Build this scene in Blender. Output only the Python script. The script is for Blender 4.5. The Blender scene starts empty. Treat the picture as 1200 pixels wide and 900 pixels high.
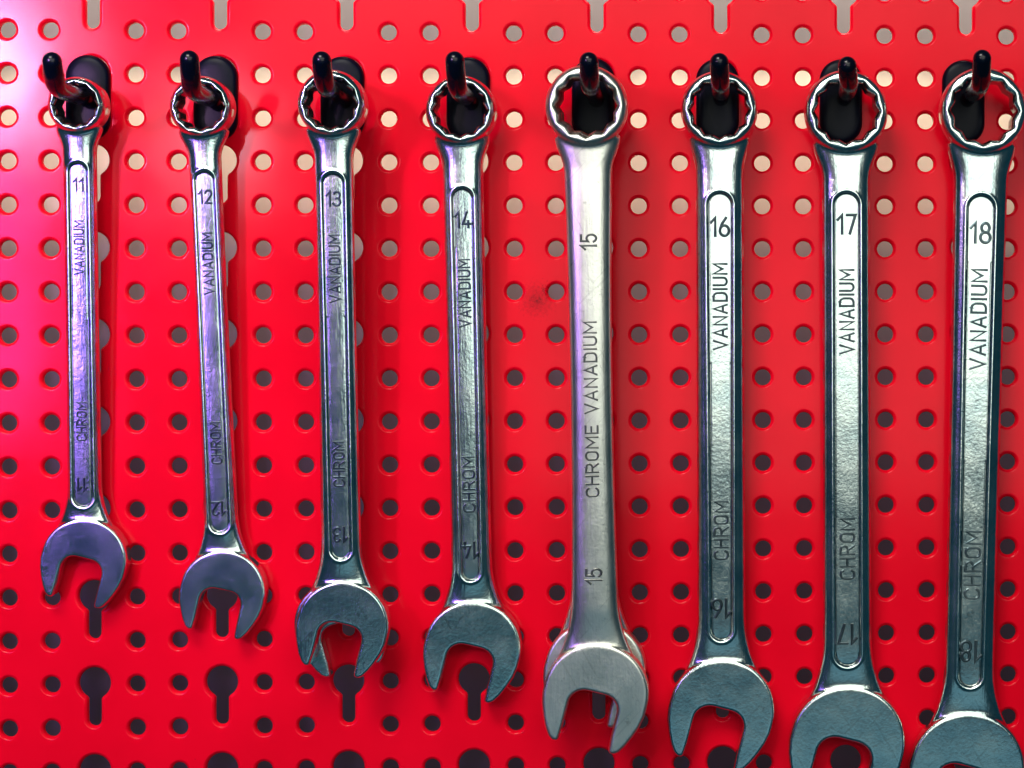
import bpy, math, random
import numpy as np
from mathutils import Matrix, Vector
random.seed(4)
S=0.00025
scene=bpy.context.scene
# ---------------- camera model -----------------
F=2600.0; TH=math.radians(3.5); RHO=0.0028; D=F/math.cos(TH); VX,VY=840.0,450.0
PX=VX+F*math.tan(TH); PY=450.0
c_,s_=math.cos(TH),math.sin(TH)
def to_board(u,v,h=0.0):
    du,dv=u-PX,v-PY
    xi=du*math.cos(RHO)-dv*math.sin(RHO); yi=du*math.sin(RHO)+dv*math.cos(RHO)
    Dh=D-h; t=xi/F
    a=Dh*(s_+t*c_)/(c_-t*s_)
    dep=a*s_+Dh*c_
    return a+VX, yi*dep/F+VY, dep/F
def P(X,Y,h): return Vector((X*S,-h*S,-Y*S))
cam=bpy.data.cameras.new("camera"); camo=bpy.data.objects.new("camera",cam)
scene.collection.objects.link(camo); scene.camera=camo
cam.sensor_width=36; cam.lens=F/1200*36; cam.shift_x=-(PX-600)/1200; cam.clip_start=0.01; cam.clip_end=50
camo.matrix_world=Matrix.Translation(P(VX,VY,D))@Matrix.Rotation(-TH,4,'Z')@Matrix.Rotation(math.pi/2,4,'X')@Matrix.Rotation(-RHO,4,'Z')
scene.view_settings.view_transform='Standard'; scene.view_settings.look='None'

# ---------------- materials -----------------
def new_mat(name):
    m=bpy.data.materials.new(name); m.use_nodes=True
    nt=m.node_tree; b=nt.nodes["Principled BSDF"]; return m,nt,b
def N(nt,t,**k):
    n=nt.nodes.new(t)
    for a,v in k.items(): setattr(n,a,v)
    return n
def ramp(nt,src,p0,c0,p1,c1):
    r=N(nt,'ShaderNodeValToRGB'); e=r.color_ramp.elements
    e[0].position=p0;e[0].color=c0 if len(c0)==4 else (*c0,1)
    e[1].position=p1;e[1].color=c1 if len(c1)==4 else (*c1,1)
    nt.links.new(src,r.inputs[0]); return r
def g(v): return (v,v,v,1)
def noise(nt,vec,scale,detail=4,rough=.55):
    n=N(nt,'ShaderNodeTexNoise'); n.inputs['Scale'].default_value=scale; n.inputs['Detail'].default_value=detail
    n.inputs['Roughness'].default_value=rough; nt.links.new(vec,n.inputs['Vector']); return n
def mul(nt,a,b,f=1.0):
    mx=N(nt,'ShaderNodeMix',data_type='RGBA',blend_type='MULTIPLY'); mx.inputs[0].default_value=f
    nt.links.new(a,mx.inputs[6]); nt.links.new(b,mx.inputs[7]); return mx.outputs[2]
def metal(name,seed,lo,hi,r0,r1,use_crease_shade=True):
    m,nt,b=new_mat(name); L=nt.links
    tc=N(nt,'ShaderNodeTexCoord'); mp=N(nt,'ShaderNodeMapping'); mp.inputs['Location'].default_value=(seed*.37,seed*.11,seed*.53)
    L.new(tc.outputs['Object'],mp.inputs[0])
    big=noise(nt,mp.outputs[0],110,4,.55)
    fine=noise(nt,mp.outputs[0],1100,3,.6)
    mp2=N(nt,'ShaderNodeMapping'); mp2.inputs['Scale'].default_value=(1,1,.1); mp2.inputs['Rotation'].default_value=(0,.12,0); L.new(mp.outputs[0],mp2.inputs[0])
    st=noise(nt,mp2.outputs[0],1500,2,.5)
    rb=ramp(nt,big.outputs[0],.32,(*lo,1),.68,(*hi,1)); colr=rb.outputs[0]
    if use_crease_shade:
        at=N(nt,'ShaderNodeAttribute'); at.attribute_name='crease_shade'
        wr=ramp(nt,at.outputs['Fac'],.31,g(.14),.57,g(1.0)); e=wr.color_ramp.elements.new(.47); e.color=g(.82)  # grime and shade painted into creases by curvature, convex edges lighter
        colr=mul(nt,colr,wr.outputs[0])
        fl=noise(nt,mp.outputs[0],420,6,.7); fr=ramp(nt,fl.outputs[0],.30,g(.45),.39,g(1))
        colr=mul(nt,colr,fr.outputs[0],.6)
        for ang,sc in ((.5,1),(-.75,1.3)):
            m3=N(nt,'ShaderNodeMapping'); m3.inputs['Rotation'].default_value=(0,ang,0); L.new(mp.outputs[0],m3.inputs[0])
            m4=N(nt,'ShaderNodeMapping'); m4.inputs['Scale'].default_value=(1100*sc,200,50*sc); L.new(m3.outputs[0],m4.inputs[0])
            sn=noise(nt,m4.outputs[0],1,1,.4); sr=ramp(nt,sn.outputs[0],.66,g(1),.74,g(.6))
            colr=mul(nt,colr,sr.outputs[0],.35)
    L.new(colr,b.inputs['Base Color'])
    b.inputs['Metallic'].default_value=1
    ra=N(nt,'ShaderNodeMath',operation='ADD'); L.new(big.outputs[0],ra.inputs[0]); L.new(fine.outputs[0],ra.inputs[1])
    rr=N(nt,'ShaderNodeMapRange'); rr.inputs[1].default_value=.6; rr.inputs[2].default_value=1.4; rr.inputs[3].default_value=r0; rr.inputs[4].default_value=r1
    L.new(ra.outputs[0],rr.inputs[0]); L.new(rr.outputs[0],b.inputs['Roughness'])
    a2=N(nt,'ShaderNodeMath',operation='ADD'); L.new(fine.outputs[0],a2.inputs[0]); L.new(st.outputs[0],a2.inputs[1])
    a3=N(nt,'ShaderNodeMath',operation='MULTIPLY_ADD'); L.new(big.outputs[0],a3.inputs[0]); a3.inputs[1].default_value=2; L.new(a2.outputs[0],a3.inputs[2])
    bp=N(nt,'ShaderNodeBump'); bp.inputs['Strength'].default_value=.34; bp.inputs['Distance'].default_value=.0001
    L.new(a3.outputs[0],bp.inputs['Height']); L.new(bp.outputs[0],b.inputs['Normal'])
    return m
# red enamel
red,nt,b=new_mat("red_enamel"); L=nt.links
tc=N(nt,'ShaderNodeTexCoord')
n1=noise(nt,tc.outputs['Object'],14,4); r1=ramp(nt,n1.outputs[0],.3,(.66,.001,.012,1),.7,(.84,.0018,.018,1))
sp=noise(nt,tc.outputs['Object'],330,5,.75); spr=ramp(nt,sp.outputs[0],.25,g(.3),.30,g(1))
cc=mul(nt,r1.outputs[0],spr.outputs[0])
sn=noise(nt,tc.outputs['Object'],1100,3,.7)
for (uu,vv_,t0,t1) in ((629,352,.0073,.0080),(641,341,.0062,.0068)):
    sX,sY,_=to_board(uu,vv_)
    vs=N(nt,'ShaderNodeVectorMath',operation='DISTANCE'); L.new(tc.outputs['Object'],vs.inputs[0]); vs.inputs[1].default_value=(sX*S,0,-sY*S)
    ma=N(nt,'ShaderNodeMath',operation='MULTIPLY_ADD'); L.new(sn.outputs[0],ma.inputs[0]); ma.inputs[1].default_value=.012; L.new(vs.outputs['Value'],ma.inputs[2])
    smr=ramp(nt,ma.outputs[0],t0,g(.05),t1,g(1)); cc=mul(nt,cc,smr.outputs[0])
L.new(cc,b.inputs['Base Color'])
n2=noise(nt,tc.outputs['Object'],60,4); rr=N(nt,'ShaderNodeMapRange'); rr.inputs[3].default_value=.11; rr.inputs[4].default_value=.19
L.new(n2.outputs[0],rr.inputs[0]); L.new(rr.outputs[0],b.inputs['Roughness'])
b.inputs['Specular IOR Level'].default_value=.12
bn=noise(nt,tc.outputs['Object'],22,2); bp=N(nt,'ShaderNodeBump'); bp.inputs['Strength'].default_value=.3; bp.inputs['Distance'].default_value=.0006
L.new(bn.outputs[0],bp.inputs['Height']); L.new(bp.outputs[0],b.inputs['Normal'])
# black plastic
def black(name,ro_,sp_):
    blk,nt,b=new_mat(name); b.inputs['Base Color'].default_value=(.0015,.0025,.008,1); b.inputs['Roughness'].default_value=ro_; b.inputs['Specular IOR Level'].default_value=sp_
    tc=N(nt,'ShaderNodeTexCoord'); n=noise(nt,tc.outputs['Object'],700,3); bp=N(nt,'ShaderNodeBump'); bp.inputs['Strength'].default_value=.3; bp.inputs['Distance'].default_value=.0001
    nt.links.new(n.outputs[0],bp.inputs['Height']); nt.links.new(bp.outputs[0],b.inputs['Normal']); return blk
blk=black("black_plastic",.20,.28); blk2=black("matt_black_plastic",.35,.09)
# wall: lit band near the top and dimming below painted into the colour
wallm,nt,b=new_mat("wall_painted_light"); tc=N(nt,'ShaderNodeTexCoord'); n=noise(nt,tc.outputs['Object'],25,4)
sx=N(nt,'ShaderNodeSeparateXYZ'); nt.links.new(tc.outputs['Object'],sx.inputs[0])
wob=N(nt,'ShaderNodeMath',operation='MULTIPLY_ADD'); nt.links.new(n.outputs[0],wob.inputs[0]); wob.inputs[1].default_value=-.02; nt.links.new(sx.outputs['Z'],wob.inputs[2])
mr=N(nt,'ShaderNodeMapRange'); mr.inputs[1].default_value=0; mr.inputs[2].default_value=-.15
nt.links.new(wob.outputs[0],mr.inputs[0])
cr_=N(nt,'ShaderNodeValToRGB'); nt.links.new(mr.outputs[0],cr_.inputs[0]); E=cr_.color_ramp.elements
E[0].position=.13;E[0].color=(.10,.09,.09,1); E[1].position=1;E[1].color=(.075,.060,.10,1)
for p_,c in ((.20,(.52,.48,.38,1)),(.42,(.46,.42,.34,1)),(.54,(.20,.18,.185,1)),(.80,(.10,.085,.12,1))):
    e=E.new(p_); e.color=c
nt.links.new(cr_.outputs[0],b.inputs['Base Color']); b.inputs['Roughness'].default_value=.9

def mk(name,verts,faces,mat,smooth=True,parent=None):
    me=bpy.data.meshes.new(name); me.from_pydata([tuple(v) for v in verts],[],faces); me.update()
    me.materials.append(mat)
    if smooth: me.polygons.foreach_set('use_smooth',[True]*len(me.polygons))
    o=bpy.data.objects.new(name,me); scene.collection.objects.link(o)
    if parent: o.parent=parent
    return o
# ---------------- pegboard -----------------
CP,RP=48.2,50.3
def colX(i): return 26.3+CP*i
def rowY(k): return 39.5+RP*k
V=[];Fc=[]
TK=9.0
def cell(x0,x1,y0,y1,loop,cx,cy):
    n=len(loop)
    outer=[]
    for (x,y) in loop:
        dx,dy=x-cx,y-cy
        t=1e9
        if dx>1e-9:t=min(t,(x1-cx)/dx)
        if dx<-1e-9:t=min(t,(x0-cx)/dx)
        if dy>1e-9:t=min(t,(y1-cy)/dy)
        if dy<-1e-9:t=min(t,(y0-cy)/dy)
        outer.append((cx+dx*t,cy+dy*t))
    for c in ((x0,y0),(x0,y1),(x1,y0),(x1,y1)):
        j=min(range(n),key=lambda q:(outer[q][0]-c[0])**2+(outer[q][1]-c[1])**2)
        outer[j]=c
    nm=[]
    for i in range(n):
        ax,ay=loop[i-1]; bx,by=loop[(i+1)%n]
        tx,ty=bx-ax,by-ay; l=math.hypot(tx,ty)
        nx,ny=ty/l,-tx/l
        if nx*(loop[i][0]-cx)+ny*(loop[i][1]-cy)<0: nx,ny=-nx,-ny
        nm.append((nx,ny))
    rings=[]
    def add(pts,h): 
        rings.append(len(V)); 
        for (x,y) in pts: V.append(P(x,y,h))
    off=lambda d:[(loop[i][0]+nm[i][0]*d,loop[i][1]+nm[i][1]*d) for i in range(n)]
    add(outer,0); add(off(4.4),0); add(off(3.8),0); add(off(3.2),-.14); add(off(2.1),-.85); add(off(.95),-2.1); add(off(.25),-3.5); add(off(0),-5.0); add(off(0),-TK); add(outer,-TK)
    for a,b_ in zip(rings[:-1],rings[1:]):
        for i in range(n):
            j=(i+1)%n
            Fc.append((a+i,a+j,b_+j,b_+i))
NS=32
def circ(cx,cy,r): return [(cx+r*math.cos(2*math.pi*i/NS),cy+r*math.sin(2*math.pi*i/NS)) for i in range(NS)]
def keyhole(cx,cy):
    R=18.0;w=7.6;end=cy+49.5
    pts=[]
    a0=math.asin(w/R)+.12
    M=40
    for i in range(M+1):
        a=math.pi/2+a0+(2*math.pi-2*a0)*i/M
        pts.append((cx+R*math.cos(a),cy+R*math.sin(a)))
    ys=cy+R*math.cos(a0)+2.5
    for t in (0,.35,.7): pts.append((cx+w,ys+(end-w-ys)*t))
    for i in range(13):
        a=math.pi*i/12
        pts.append((cx+w*math.cos(a),end-w+w*math.sin(a)))
    for t in (.7,.35,0): pts.append((cx-w,ys+(end-w-ys)*t))
    return pts
for i in range(-3,29):
    X=colX(i)
    if (i-2)%3==0:
        for k in range(-3,20,2):
            Y=rowY(k)
            cell(X-CP/2,X+CP/2,Y-RP/2-.0,Y+RP*1.5,keyhole(X,Y-1.5),X,Y-1.5)
    else:
        for k in range(-3,21):
            Y=rowY(k); cell(X-CP/2,X+CP/2,Y-RP/2,Y+RP/2,circ(X,Y,9.3),X,Y)
board=mk("pegboard",V,Fc,red)
board["label"]="glossy red perforated metal tool board with round holes and keyhole slots"; board["category"]="pegboard"
me=board.data
import bmesh
bm=bmesh.new(); bm.from_mesh(me)
bmesh.ops.recalc_face_normals(bm,faces=bm.faces)
for e in bm.edges:
    if len(e.link_faces)==2 and e.calc_face_angle(0)>math.radians(60): e.smooth=False
bm.to_mesh(me); bm.free()
# wall
WH=-190
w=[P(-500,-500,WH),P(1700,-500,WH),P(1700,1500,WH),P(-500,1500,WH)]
wall=mk("wall",w,[(0,1,2,3)],wallm,False); wall["kind"]="structure"; wall["label"]="wall behind perforated board with lit band and dimming painted into its colour"; wall["category"]="wall"

# ---------------- wrenches -----------------
DG=bpy.context.evaluated_depsgraph_get
def sm(a,b,x):
    t=np.clip((x-a)/(b-a),0,1); return t*t*(3-2*t)
def closed_loft(rings):
    n=len(rings[0]); v=[p for r in rings for p in r]; f=[]
    for k in range(len(rings)-1):
        for i in range(n):
            j=(i+1)%n; f.append((k*n+i,k*n+j,(k+1)*n+j,(k+1)*n+i))
    f.append(tuple(range(n))[::-1]); f.append(tuple((len(rings)-1)*n+i for i in range(n)))
    return v,f
RT=6.5
def ring_mesh(ro,ri,T):
    n=192; a=ri/1.09; v=[];f=[]
    for i in range(n):
        p=2*math.pi*i/n
        d=math.degrees(p)%30; d=min(d,30-d)
        dl=30-d
        rin=a/math.cos(math.radians(dl))*1.0
        w=ro-rin
        prof=[(rin+2.6,T),(rin,T-2.6),(rin,-T+5.0),(rin+1.1,-T+2.4),(rin+2.8,-T+.7),(rin+w*.42,-T-.4),(ro-4.8,-T+1.0),(ro-2.4,-T+3.4),(ro-.6,-T+8),(ro,-T+14),(ro,0),(ro-.6,T-7),(ro-3.5,T)]
        for (r,y) in prof: v.append((r*math.sin(p),y,r*math.cos(p)))
    m=13
    for i in range(n):
        for k in range(m):
            f.append((i*m+k,i*m+(k+1)%m,((i+1)%n)*m+(k+1)%m,((i+1)%n)*m+k))
    return v,f
def head_outline(R):
    pts=[(.485,1.0),(.52,1.04),(.60,1.045),(.69,.985),(.79,.83),(.885,.62),(.96,.41),(1.0,.2),(1.0,.05)]
    right=[(u,v) for u,v in pts]
    top=[(math.cos(a),math.sin(a)) for a in np.linspace(-.12,-math.pi+.12,40)]
    left=[(-u,v) for u,v in right[::-1]]
    inn=[(-.47,.75),(-.47,.5),(-.47,.28)]
    arc=[(-.47+.30-.30*math.cos(t),.26-.29*math.sin(t)) for t in np.linspace(0.1,math.pi/2,7)]
    arc2=[(-x,y) for x,y in arc[::-1]]
    inn2=[(-u,v) for u,v in inn[::-1]]
    return [(u*R,v*R) for u,v in right+top+left+inn+arc+arc2+inn2]
def head_mesh(R,L,T,ang):
    o=head_outline(R); n=len(o)
    area=sum(o[i][0]*o[(i+1)%n][1]-o[(i+1)%n][0]*o[i][1] for i in range(n)); sg=1 if area>0 else -1
    nm=[]
    for i in range(n):
        tx=o[(i+1)%n][0]-o[i-1][0]; ty=o[(i+1)%n][1]-o[i-1][1]; l=math.hypot(tx,ty) or 1
        nm.append((sg*ty/l,-sg*tx/l))
    ca,sa=math.cos(ang),math.sin(ang)
    def loc(u,v,y):
        x=u*ca-v*sa; z=-(u*sa+v*ca)
        return (x,y,z-L)
    rings=[]; q=R/68
    for off,y in ((-3.2*q,-T),(-1.3*q,-T+1.2),(0,-T+4.2),(0,T-2.8),(-2.4*q,T)):
        rings.append([loc(o[i][0]+nm[i][0]*off,o[i][1]+nm[i][1]*off,y) for i in range(n)])
    return closed_loft(rings)
def shaft_mesh(ro,L,R,ht,hm,hb,T):
    rings=[]; z0=-ro*.74; z1=-(L-.34*R); n=48
    for z in np.linspace(z0,z1,150):
        s=(-z-ro)/(L-ro-R)
        s=min(max(s,0),1)
        hw=ht*(1-s)*(1-2*s)+4*hm*s*(1-s)+hb*s*(2*s-1)
        k=1-sm(ro*.74,ro*1.65,-z); hw=hw+(max(.80*ro,hw)-hw)*k**1.3
        d=(L+z)/R
        q=min(max((1.85-d)/1.45,0),1); hw=hw+(.90*R-hw)*q**2.3
        t=T+1.0*k
        t=t-(2.2)*float(sm(1.75,1.0,d))*1.0
        r=[]
        ex=2.7
        for i in range(n):
            p=2*math.pi*i/n; cx=math.cos(p); cy=math.sin(p)
            x=math.copysign(abs(cx)**(2/ex),cx)*hw; y=math.copysign(abs(cy)**(2/ex),cy)*t
            r.append((x,y,z))
        rings.append(r)
    return closed_loft(rings)
def build_body(ro,ri,L,R,hws,T,panel,flat):
    obs=[ring_mesh(ro,ri,T+RT),head_mesh(R,L,T-.5,math.radians(15)),shaft_mesh(ro,L,R,*hws,T)]
    v=[];f=[]
    for a,b2 in obs:
        o=len(v); v+=a; f+=[tuple(i+o for i in q) for q in b2]
    m=bpy.data.meshes.new("tmp"); m.from_pydata([tuple(map(float,p)) for p in v],[],f); m.update()
    o=bpy.data.objects.new("tmp",m); scene.collection.objects.link(o)
    r=o.modifiers.new("r",'REMESH'); r.mode='VOXEL'; r.voxel_size=1.0; r.adaptivity=0
    s=o.modifiers.new("s",'SMOOTH'); s.factor=.5; s.iterations=6
    bpy.context.view_layer.update()
    e=o.evaluated_get(DG()); m2=bpy.data.meshes.new_from_object(e)
    bpy.data.objects.remove(o)
    nv=len(m2.vertices); co=np.empty(nv*3); m2.vertices.foreach_get('co',co); co=co.reshape(-1,3)
    ne=len(m2.edges); ed=np.empty(ne*2,dtype=np.int32); m2.edges.foreach_get('vertices',ed); ed=ed.reshape(-1,2)
    cnt=np.zeros(nv); np.add.at(cnt,ed[:,0],1); np.add.at(cnt,ed[:,1],1)
    d1=(-co[:,2]); rr2=np.hypot(co[:,0],co[:,2])
    wgt=np.exp(-((d1-ro*1.02)/(ro*.24))**2)*sm(ro*.84,ro*.92,rr2)
    dj=(co[:,2]+L)/R; wgt=np.maximum(wgt,np.exp(-((dj-1.0)/.16)**2)*.6*(np.abs(co[:,0])<.75*R))
    for _ in range(30):
        a=np.zeros_like(co); np.add.at(a,ed[:,0],co[ed[:,1]]); np.add.at(a,ed[:,1],co[ed[:,0]]); a/=np.maximum(cnt,1)[:,None]
        co=co+(a-co)*(.5*wgt)[:,None]
    m2.vertices.foreach_set('co',co.ravel()); m2.update()
    no=np.empty(nv*3,dtype=np.float32); m2.vertex_normals.foreach_get('vector',no); no=no.reshape(-1,3)
    if panel:
        zt,zb,pw0,pw1=panel
        tt=np.clip((co[:,2]-zt)/(zb-zt),0,1); pw=pw0+(pw1-pw0)*tt
        cz=np.clip(co[:,2],zb+pw,zt-pw)
        dd=np.hypot(co[:,0],co[:,2]-cz)-pw
        msk=(no[:,1]<-.4)
        dep=2.6*(1-sm(-2.0,1.4,dd))
        dep-=0.8*np.exp(-((dd-2.6)/1.5)**2)
        co[:,1]+=dep*msk
        fl=msk&(dd<-2.0); co[fl,1]=co[fl,1]*.4+.6*(-(T-2.6))
    m2.vertices.foreach_set('co',co.ravel()); m2.update()
    no=np.empty(nv*3,dtype=np.float32); m2.vertex_normals.foreach_get('vector',no); no=no.reshape(-1,3)
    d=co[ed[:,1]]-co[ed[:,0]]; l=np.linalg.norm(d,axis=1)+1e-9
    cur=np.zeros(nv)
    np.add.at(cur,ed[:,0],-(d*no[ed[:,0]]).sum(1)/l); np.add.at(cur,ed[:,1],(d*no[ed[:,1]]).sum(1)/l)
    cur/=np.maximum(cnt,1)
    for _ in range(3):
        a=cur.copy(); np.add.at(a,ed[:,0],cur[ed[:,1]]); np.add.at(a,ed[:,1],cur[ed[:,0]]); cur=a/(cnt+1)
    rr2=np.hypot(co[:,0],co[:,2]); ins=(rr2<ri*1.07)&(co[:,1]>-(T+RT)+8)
    crease_shade=np.clip(.5+cur*1.8,0,1)
    crease_shade[ins]=np.minimum(crease_shade[ins],.39)  # shade inside the ring put into the metal colour
    crease_shade=np.where(wgt>.12,np.maximum(crease_shade,.46),crease_shade)
    nl=len(m2.loops); lv=np.empty(nl,dtype=np.int32); m2.loops.foreach_get('vertex_index',lv)
    npol=len(m2.polygons); ls=np.empty(npol,dtype=np.int32); lt=np.empty(npol,dtype=np.int32)
    m2.polygons.foreach_get('loop_start',ls); m2.polygons.foreach_get('loop_total',lt)
    fz=co[lv[ls],2]
    parts={}
    sel={'box_end':fz>-ro*1.2,'open_end':fz<-(L-1.0*R)}
    sel['shaft']=~(sel['box_end']|sel['open_end'])
    for nme,mask in sel.items():
        idx=np.nonzero(mask)[0]; faces=[lv[ls[i]:ls[i]+lt[i]] for i in idx]
        flatv=np.concatenate(faces); uq,inv=np.unique(flatv,return_inverse=True)
        me=bpy.data.meshes.new(nme); me.vertices.add(len(uq)); me.vertices.foreach_set('co',(co[uq]*S).ravel())
        me.loops.add(len(flatv)); me.loops.foreach_set('vertex_index',inv.astype(np.int32))
        me.polygons.add(len(idx)); tot=lt[idx]; st=np.concatenate([[0],np.cumsum(tot)[:-1]]).astype(np.int32)
        me.polygons.foreach_set('loop_start',st)
        me.polygons.foreach_set('use_smooth',np.ones(len(idx),dtype=bool))
        me.update(calc_edges=True)
        at=me.attributes.new('crease_shade','FLOAT','POINT'); at.data.foreach_set('value',crease_shade[uq].astype(np.float32))
        me.normals_split_custom_set_from_vertices(no[uq].tolist())
        parts[nme]=me
    bpy.data.meshes.remove(m2)
    return parts
# -------- stroke lettering (narrow technical stamp) --------
def arc(cx,cy,rx,ry,a0,a1,n=9): return [(cx+rx*math.cos(math.radians(a)),cy+ry*math.sin(math.radians(a))) for a in np.linspace(a0,a1,n)]
G={
'V':(.56,[[(0,1),(.28,0),(.56,1)]]),
'A':(.56,[[(0,0),(.28,1),(.56,0)],[(.10,.30),(.46,.30)]]),
'N':(.52,[[(0,0),(0,1),(.52,0),(.52,1)]]),
'D':(.52,[[(0,0),(0,1),(.24,1)]+arc(.24,.70,.28,.30,90,0,6)+arc(.24,.30,.28,.30,0,-90,6)+[(0,0)]]),
'I':(0,[[(0,0),(0,1)]]),
'U':(.50,[[(0,1)]+arc(.25,.25,.25,.25,180,360,11)+[(.50,1)]]),
'M':(.66,[[(0,0),(0,1),(.33,.32),(.66,1),(.66,0)]]),
'C':(.50,[arc(.25,.74,.25,.26,15,180,10)+arc(.25,.26,.25,.26,180,345,10)]),
'H':(.50,[[(0,0),(0,1)],[(.50,0),(.50,1)],[(0,.52),(.50,.52)]]),
'R':(.52,[[(0,0),(0,1),(.26,1)]+arc(.26,.74,.24,.26,90,-90,11)+[(0,.48)],[(.26,.48),(.52,0)]]),
'O':(.50,[arc(.25,.74,.25,.26,0,180,12)+arc(.25,.26,.25,.26,180,360,12)+[(.50,.74)]]),
'E':(.44,[[(.44,1),(0,1),(0,0),(.44,0)],[(0,.52),(.38,.52)]]),
' ':(.30,[]),
'1':(.24,[[(0,.74),(.24,1),(.24,0)]]),
'2':(.48,[arc(.24,.75,.24,.25,165,0,9)+[(.46,.62),(0,0),(.48,0)]]),
'3':(.48,[arc(.24,.76,.22,.24,155,-80,12)+[(.18,.52)],arc(.22,.27,.26,.27,85,-155,14)]),
'4':(.52,[[(.36,0),(.36,.42)],[(.26,1),(0,.24),(.52,.24)]]),
'5':(.48,[[(.44,1),(.06,1),(.03,.54)]+arc(.23,.32,.25,.32,110,-150,14)]),
'6':(.50,[arc(.25,.29,.25,.29,0,360,18),[(.015,.38),(.12,.68),(.34,1)]]),
'7':(.46,[[(0,1),(.46,1),(.16,0)]]),
'8':(.50,[arc(.25,.27,.25,.27,0,360,18),arc(.25,.76,.20,.24,0,360,18)]),
}
def text_mesh(body,w,h,rot,z,yf):
    adv=.26; x=0; pl=[]
    for ch in body:
        gw,st=G[ch]
        for s in st: pl.append([(px+x,py) for px,py in s])
        x+=gw+adv
    tot=x-adv
    sx_=h if w is None else w/tot
    hw=h*.062+.42
    vs=[];fs=[]
    prof=[(-1.2,-1.6),(-1.0,-.1),(-.62,.85),(-.3,1.05),(.3,1.05),(.62,.85),(1.0,-.1),(1.2,-1.6)]
    for s in pl:
        p=np.array([((a-tot/2)*sx_,(b2-.5)*h) for a,b2 in s])
        n=len(p); base=len(vs)
        for i in range(n):
            d0=p[i]-p[i-1] if i>0 else p[1]-p[0]; d1=p[i+1]-p[i] if i<n-1 else p[-1]-p[-2]
            d0=d0/(np.linalg.norm(d0)+1e-9); d1=d1/(np.linalg.norm(d1)+1e-9)
            t=d0+d1; t/=np.linalg.norm(t)+1e-9; nn=np.array([-t[1],t[0]])
            m=min(1/max(abs(nn@np.array([-d0[1],d0[0]])),.4),2.2)
            q=p[i].copy()
            if i==0: q-=d1*hw*.8
            if i==n-1: q+=d0*hw*.8
            for (a,b3) in prof:
                r=q+nn*a*hw*m
                X_,Y_=r
                if rot==90: X_,Y_=-Y_,X_
                elif rot==180: X_,Y_=-X_,-Y_
                vs.append((X_*S,(yf-b3*1.5)*S,(Y_+z)*S))
        k=len(prof)
        for i in range(n-1):
            for j in range(k-1):
                fs.append((base+i*k+j,base+i*k+j+1,base+(i+1)*k+j+1,base+(i+1)*k+j))
        fs.append(tuple(base+j for j in range(k))); fs.append(tuple(base+(n-1)*k+j for j in range(k))[::-1])
    m=bpy.data.meshes.new("lettering"); m.from_pydata(vs,[],fs); m.update()
    return m
W=[
 dict(n=11,c=(93,124),ro=33.5,ri=23,hw=(19,18.5,19.5),j=(101,655),R=50,p=(190,592,10.5,11.5),V=(258,320),C=(470,514),n1=216,n2=566,th=10.5,hr=42,hj=16,tip=(61,72)),
 dict(n=12,c=(238,126),ro=36.5,ri=25.5,hw=(18.5,18,20),j=(263,692),R=50,p=(200,622,11,11),V=(272,343),C=(493,541),n1=230,n2=594,th=11,hr=42,hj=16,tip=(222,70)),
 dict(n=13,c=(390,122),ro=39.5,ri=28,hw=(22,21.5,22.5),j=(403,732),R=54,p=(202,653,12.5,11.5),V=(274,352),C=(515,567),n1=232,n2=624,th=12,hr=86,hj=54,tip=(377,71)),
 dict(n=14,c=(541,130),ro=41,ri=29,hw=(23.5,23,24),j=(555,758),R=57,p=(220,678,12,10.5),V=(303,381),C=(533,597),n1=257,n2=642,th=13,hr=44,hj=17,tip=(533,71)),
 dict(n=15,c=(688,125),ro=48,ri=34,hw=(28.5,24.5,29),j=(699,812),R=62,p=None,V=(375,578),C=None,n1=282,n2=672,th=14,hr=92,hj=58,tip=(690,72)),
 dict(n=16,c=(843,129),ro=45,ri=32,hw=(28,28,28.5),j=(846,831),R=62.5,p=(225,748,14.5,12.5),V=(308,407),C=(585,652),n1=265,n2=710,th=15.5,hr=46,hj=18,tip=(843,73)),
 dict(n=17,c=(991,132),ro=49,ri=35,hw=(28,28,29),j=(993,868),R=68,p=(225,778,15,15),V=(315,412),C=(605,675),n1=262,n2=740,th=16,hr=46,hj=18,tip=(993,77)),
 dict(n=18,c=(1151,131),ro=51,ri=36.5,hw=(32,30,29.5),j=(1133,899),R=68,p=(228,802,16,13.5),V=(315,430),C=(620,698),n1=272,n2=760,th=17,hr=46,hj=18,tip=(1151,69)),
]
labs={11:"smallest chrome vanadium combination wrench stamped 11 hanging on black peg",12:"small chrome combination wrench stamped 12 hanging slightly tilted",
13:"chrome combination wrench stamped 13 hanging over another wrench",14:"chrome combination wrench stamped 14 with recessed handle panel",
15:"bright satin combination wrench stamped 15 with plain smooth handle",16:"chrome combination wrench stamped 16 with recessed handle panel",
17:"large chrome combination wrench stamped 17 hanging on black peg",18:"largest chrome combination wrench stamped 18 hanging on black peg"}
def frame(d,hr,hj,cc=None,jj=None):
    cu,cv=cc or d['c']; ju,jv=jj or d['j']
    X0,Y0,s0=to_board(cu,cv,hr); X1,Y1,s1=to_board(ju,jv,hj)
    a=P(X0,Y0,hr); b2=P(X1,Y1,hj); z=(a-b2); L=z.length/S; z.normalize()
    x=Vector((1,0,0)); x=(x-z*x.dot(z)).normalized(); y=z.cross(x)
    M=Matrix((x,y,z)).transposed().to_4x4(); M.translation=a
    return M,L,s0,X0,Y0
col=scene.collection
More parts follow.
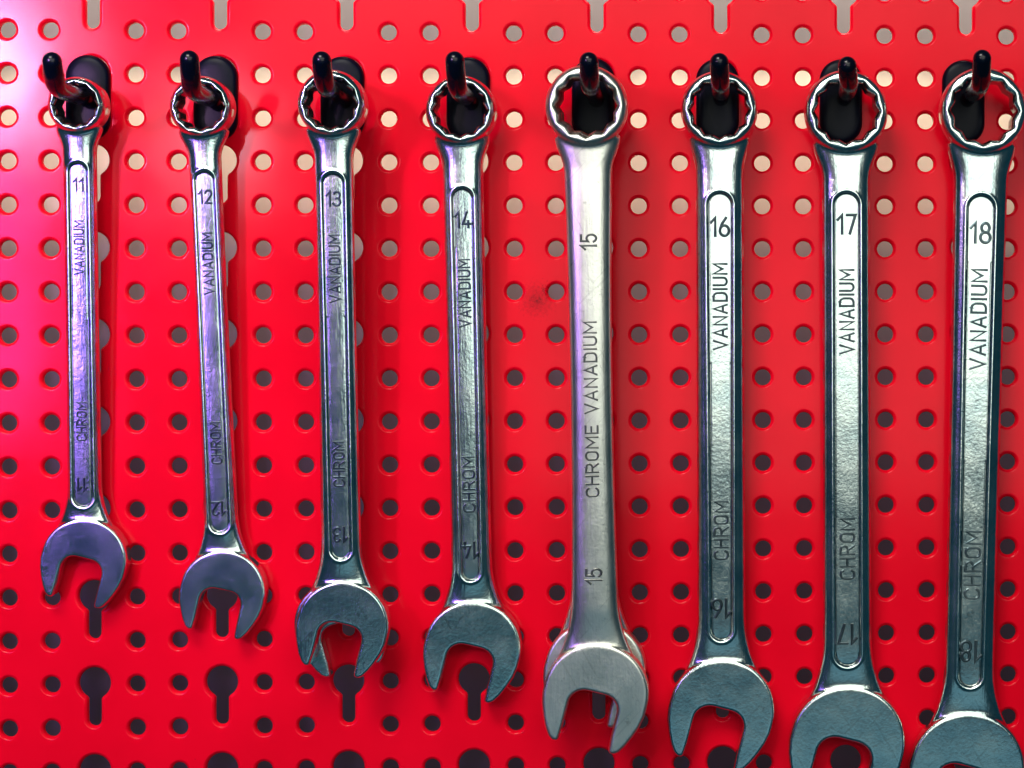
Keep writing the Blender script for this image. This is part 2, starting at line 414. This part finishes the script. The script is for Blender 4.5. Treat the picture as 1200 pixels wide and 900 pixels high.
for d in W:
    T=12.5 if d['n']<14 else 14
    M,L,s0,X0,Y0=frame(d,d['hr'],d['hj'])
    ro,ri,R=d['ro']*s0,d['ri']*s0,d['R']*s0
    cv,jv=d['c'][1],d['j'][1]
    zz=lambda v:-(v-cv)/(jv-cv)*L
    hws=tuple(h*s0 for h in d['hw'])
    pan=None
    if d['p']: pan=(zz(d['p'][0]),zz(d['p'][1]),d['p'][2]*s0,d['p'][3]*s0)
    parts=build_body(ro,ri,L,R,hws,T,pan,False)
    n_=d['n']
    if n_==15: mt=metal("satin_chrome",n_,(.72,.72,.64),(.86,.86,.77),.27,.35); lm=metal("stamped_metal",n_,(.10,.11,.11),(.18,.19,.18),.32,.4,False)
    elif n_<15: mt=metal("forged_chrome",n_,(.50,.67,.65),(.80,.91,.84),.15,.24); lm=metal("stamped_metal",n_,(.02,.04,.055),(.07,.10,.12),.32,.42,False)
    else:
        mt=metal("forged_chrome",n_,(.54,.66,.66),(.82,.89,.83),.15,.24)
        q_={16:1,17:1.1,18:1.5}[n_]
        lm=metal("stamped_metal",n_,(.03*q_,.05*q_,.06*q_),(.09*q_,.12*q_,.13*q_),.32,.42,False)
    root=bpy.data.objects.new("combination_wrench",None); root.empty_display_size=.005; col.objects.link(root)
    root.matrix_world=M; root["label"]=labs[d['n']]; root["category"]="wrench"; root["group"]="wrenches hanging on the board"
    kids=[]
    for k,me in parts.items():
        me.materials.append(mt); o=bpy.data.objects.new(k,me); o.parent=root; col.objects.link(o); kids.append(o)
    yf=-(T-2.6)-.1 if pan else -T+.35
    tx=[]
    h=d['th']*s0
    if d['n']==15:
        tx=[("CHROME VANADIUM",d['V'],90),("15",(273,291),90),("15",(663,681),90)]
    else:
        tx=[("VANADIUM",d['V'],90),("CHROM",d['C'],90)]
    for body,(a,b2),rot in tx:
        me=text_mesh(body,None if body=="15" else abs(zz(b2)-zz(a)),h*(1.25 if body=="15" else 1),rot,(zz(a)+zz(b2))/2,yf); me.materials.append(lm)
        o=bpy.data.objects.new("lettering",me); o.parent=root; col.objects.link(o)
    if d['n']!=15:
        for v,rot in ((d['n1'],0),(d['n2'],180)):
            me=text_mesh(str(d['n']),None,h*1.35,rot,zz(v),yf); me.materials.append(lm)
            o=bpy.data.objects.new("lettering",me); o.parent=root; col.objects.link(o)
    if d['n'] in (13,15):
        if d['n']==13:
            M2,L2,_,_,_=frame(d,44,14,(391,123),(400,731)); M2=M2@Matrix.Rotation(math.pi,4,'Z')
        else:
            M2,L2,_,_,_=frame(d,48,16,(690,124),(698,784))
        r2=bpy.data.objects.new("combination_wrench",None); r2.empty_display_size=.005; col.objects.link(r2)
        k=L2/L; r2.matrix_world=M2@Matrix.Diagonal((k,k,k,1))
        r2["label"]="chrome combination wrench mostly hidden behind another wrench"; r2["category"]="wrench"; r2["group"]="wrenches hanging on the board"
        for o in kids:
            q=o.copy(); q.parent=r2; col.objects.link(q)
    # ---- hook
    ci=[2,5,8,11,14,17,20,23][d['n']-11]; bx=colX(ci); rr_=8.0
    dx=bx-X0; lim=(ri/1.09*1.03)-rr_-1
    if abs(dx)>lim*.9: dx=math.copysign(lim*.9,dx)
    ax=X0+dx; ay=Y0-math.sqrt(lim*lim-dx*dx)
    hook=bpy.data.objects.new("peg_hook",None); hook.empty_display_size=.005; col.objects.link(hook); hook.location=P(bx,ay,0)
    hook["label"]="black plastic peg with oval base plugged into red board"; hook["category"]="hook"; hook["group"]="black pegs holding the wrenches"
    hr=d['hr']; hl=ax-bx
    tX,tY,_=to_board(*d['tip'],192); tx_,ty_=tX-bx,tY-ay
    f1=hr+30
    lerp=lambda a,b,t:a+(b-a)*t
    ctrl=[(0,3,0,9),(hl*.6,2,hr*.6,8.5),(hl,0,hr,8),(lerp(hl,tx_,.15),4,f1,9.6),(lerp(hl,tx_,.45),5,150,10.2),(lerp(hl,tx_,.8),lerp(5,ty_,.45),178,10.4),(tx_,ty_,192,10.2)]
    C=np.array(ctrl,float); u=np.linspace(0,len(C)-1,60)
    def cr(u):
        i=min(int(u),len(C)-2); t=u-i
        p0=C[max(i-1,0)];p1=C[i];p2=C[i+1];p3=C[min(i+2,len(C)-1)]
        return .5*((2*p1)+(-p0+p2)*t+(2*p0-5*p1+4*p2-p3)*t*t+(-p0+3*p1-3*p2+p3)*t**3)
    pts=[cr(x) for x in u]
    e=pts[-1]; tdir=(pts[-1]-pts[-2])[:3]; tdir/=np.linalg.norm(tdir)
    for a in np.linspace(.15,math.pi/2-.02,9):
        q=e.copy(); q[:3]=e[:3]+tdir*e[3]*math.sin(a); q[3]=e[3]*math.cos(a); pts.append(q)
    ringsv=[];n=28
    for i,p in enumerate(pts):
        t=(pts[min(i+1,len(pts)-1)]-pts[max(i-1,0)])[:3]; t/=np.linalg.norm(t)
        ux=np.array([1,0,0])-t*t[0]; ux/=np.linalg.norm(ux); uy=np.cross(t,ux)
        ringsv.append([])
        for k in range(n):
            a=2*math.pi*k/n; q=p[:3]+(ux*math.cos(a)+uy*math.sin(a))*p[3]
            ringsv[-1].append((q[0]*S,-q[2]*S,-q[1]*S))
    v,f=closed_loft(ringsv); o=mk("peg",v,f,blk,True,hook)
    yt=69-ay; yb=168-ay; w2=25; rings=[]
    for off,hh in ((0,.3),(0,4),(-.6,6),(-2.2,8),(-5,9.3),(-10,10.2),(-18,10.6)):
        r=[]; ww=w2+off
        for k in range(24): 
            a=math.pi*k/23; r.append((ww*math.cos(a)-4,yb-w2+ww*math.sin(a)))
        for k in range(24):
            a=math.pi+math.pi*k/23; r.append((ww*math.cos(a)-4,yt+w2+ww*math.sin(a)))
        rings.append([(x*S,-hh*S,-y*S) for x,y in r])
    v,f=closed_loft(rings); o=mk("base_plate",v,f,blk2,True,hook)
# ---------------- lights -----------------
def area(name,pos,target,sx,sy,power,color,spread=180):
    l=bpy.data.lights.new(name,'AREA'); l.shape='RECTANGLE'; l.size=sx*S; l.size_y=sy*S; l.energy=power; l.color=color; l.spread=math.radians(spread)
    o=bpy.data.objects.new(name,l); scene.collection.objects.link(o)
    p=P(*pos); t=P(*target); o.location=p; o.rotation_euler=(t-p).to_track_quat('-Z','Y').to_euler(); return o
area("key_lamp",(-300,-2700,3100),(550,350,0),1800,1200,8.6,(1,.96,.88))
area("upper_softbox",(1100,-900,3100),(800,300,0),3000,1000,2.1,(1,1,.88))  # added softbox overhead, brightens the flat metal faces
area("front_fill_panel",(1300,250,3300),(800,450,0),2100,1000,1.05,(.95,1,.92))  # added fill panel near the camera axis, reflected in the shafts
area("low_bounce_fill",(1100,1750,2900),(800,450,0),2600,450,.09,(.4,.8,1))  # added cool bounce from below, lifts the jaws
area("violet_tint_fill",(-960,-60,2500),(-160,260,0),520,1200,.26,(.34,.14,1),44)  # added violet light, tints the left of the board magenta
area("glare_fill_small",(-800,-280,2500),(-80,20,0),150,280,.16,(1,.55,.9),44)  # added pink light for the glare in the upper left corner
area("glare_fill_tall",(-300,-120,2550),(250,180,0),70,150,.35,(1,.7,.85))  # added narrow light for a glare patch on the enamel
area("behind_board_fill",(600,-190,-60),(600,150,WH),1800,50,.46,(1,.94,.82),110)  # added light hidden behind the board, brightens the upper holes
wd=bpy.data.worlds.new("World"); scene.world=wd; wd.use_nodes=True
bg=wd.node_tree.nodes['Background']; bg.inputs[0].default_value=(.012,.085,.13,1); bg.inputs[1].default_value=.4
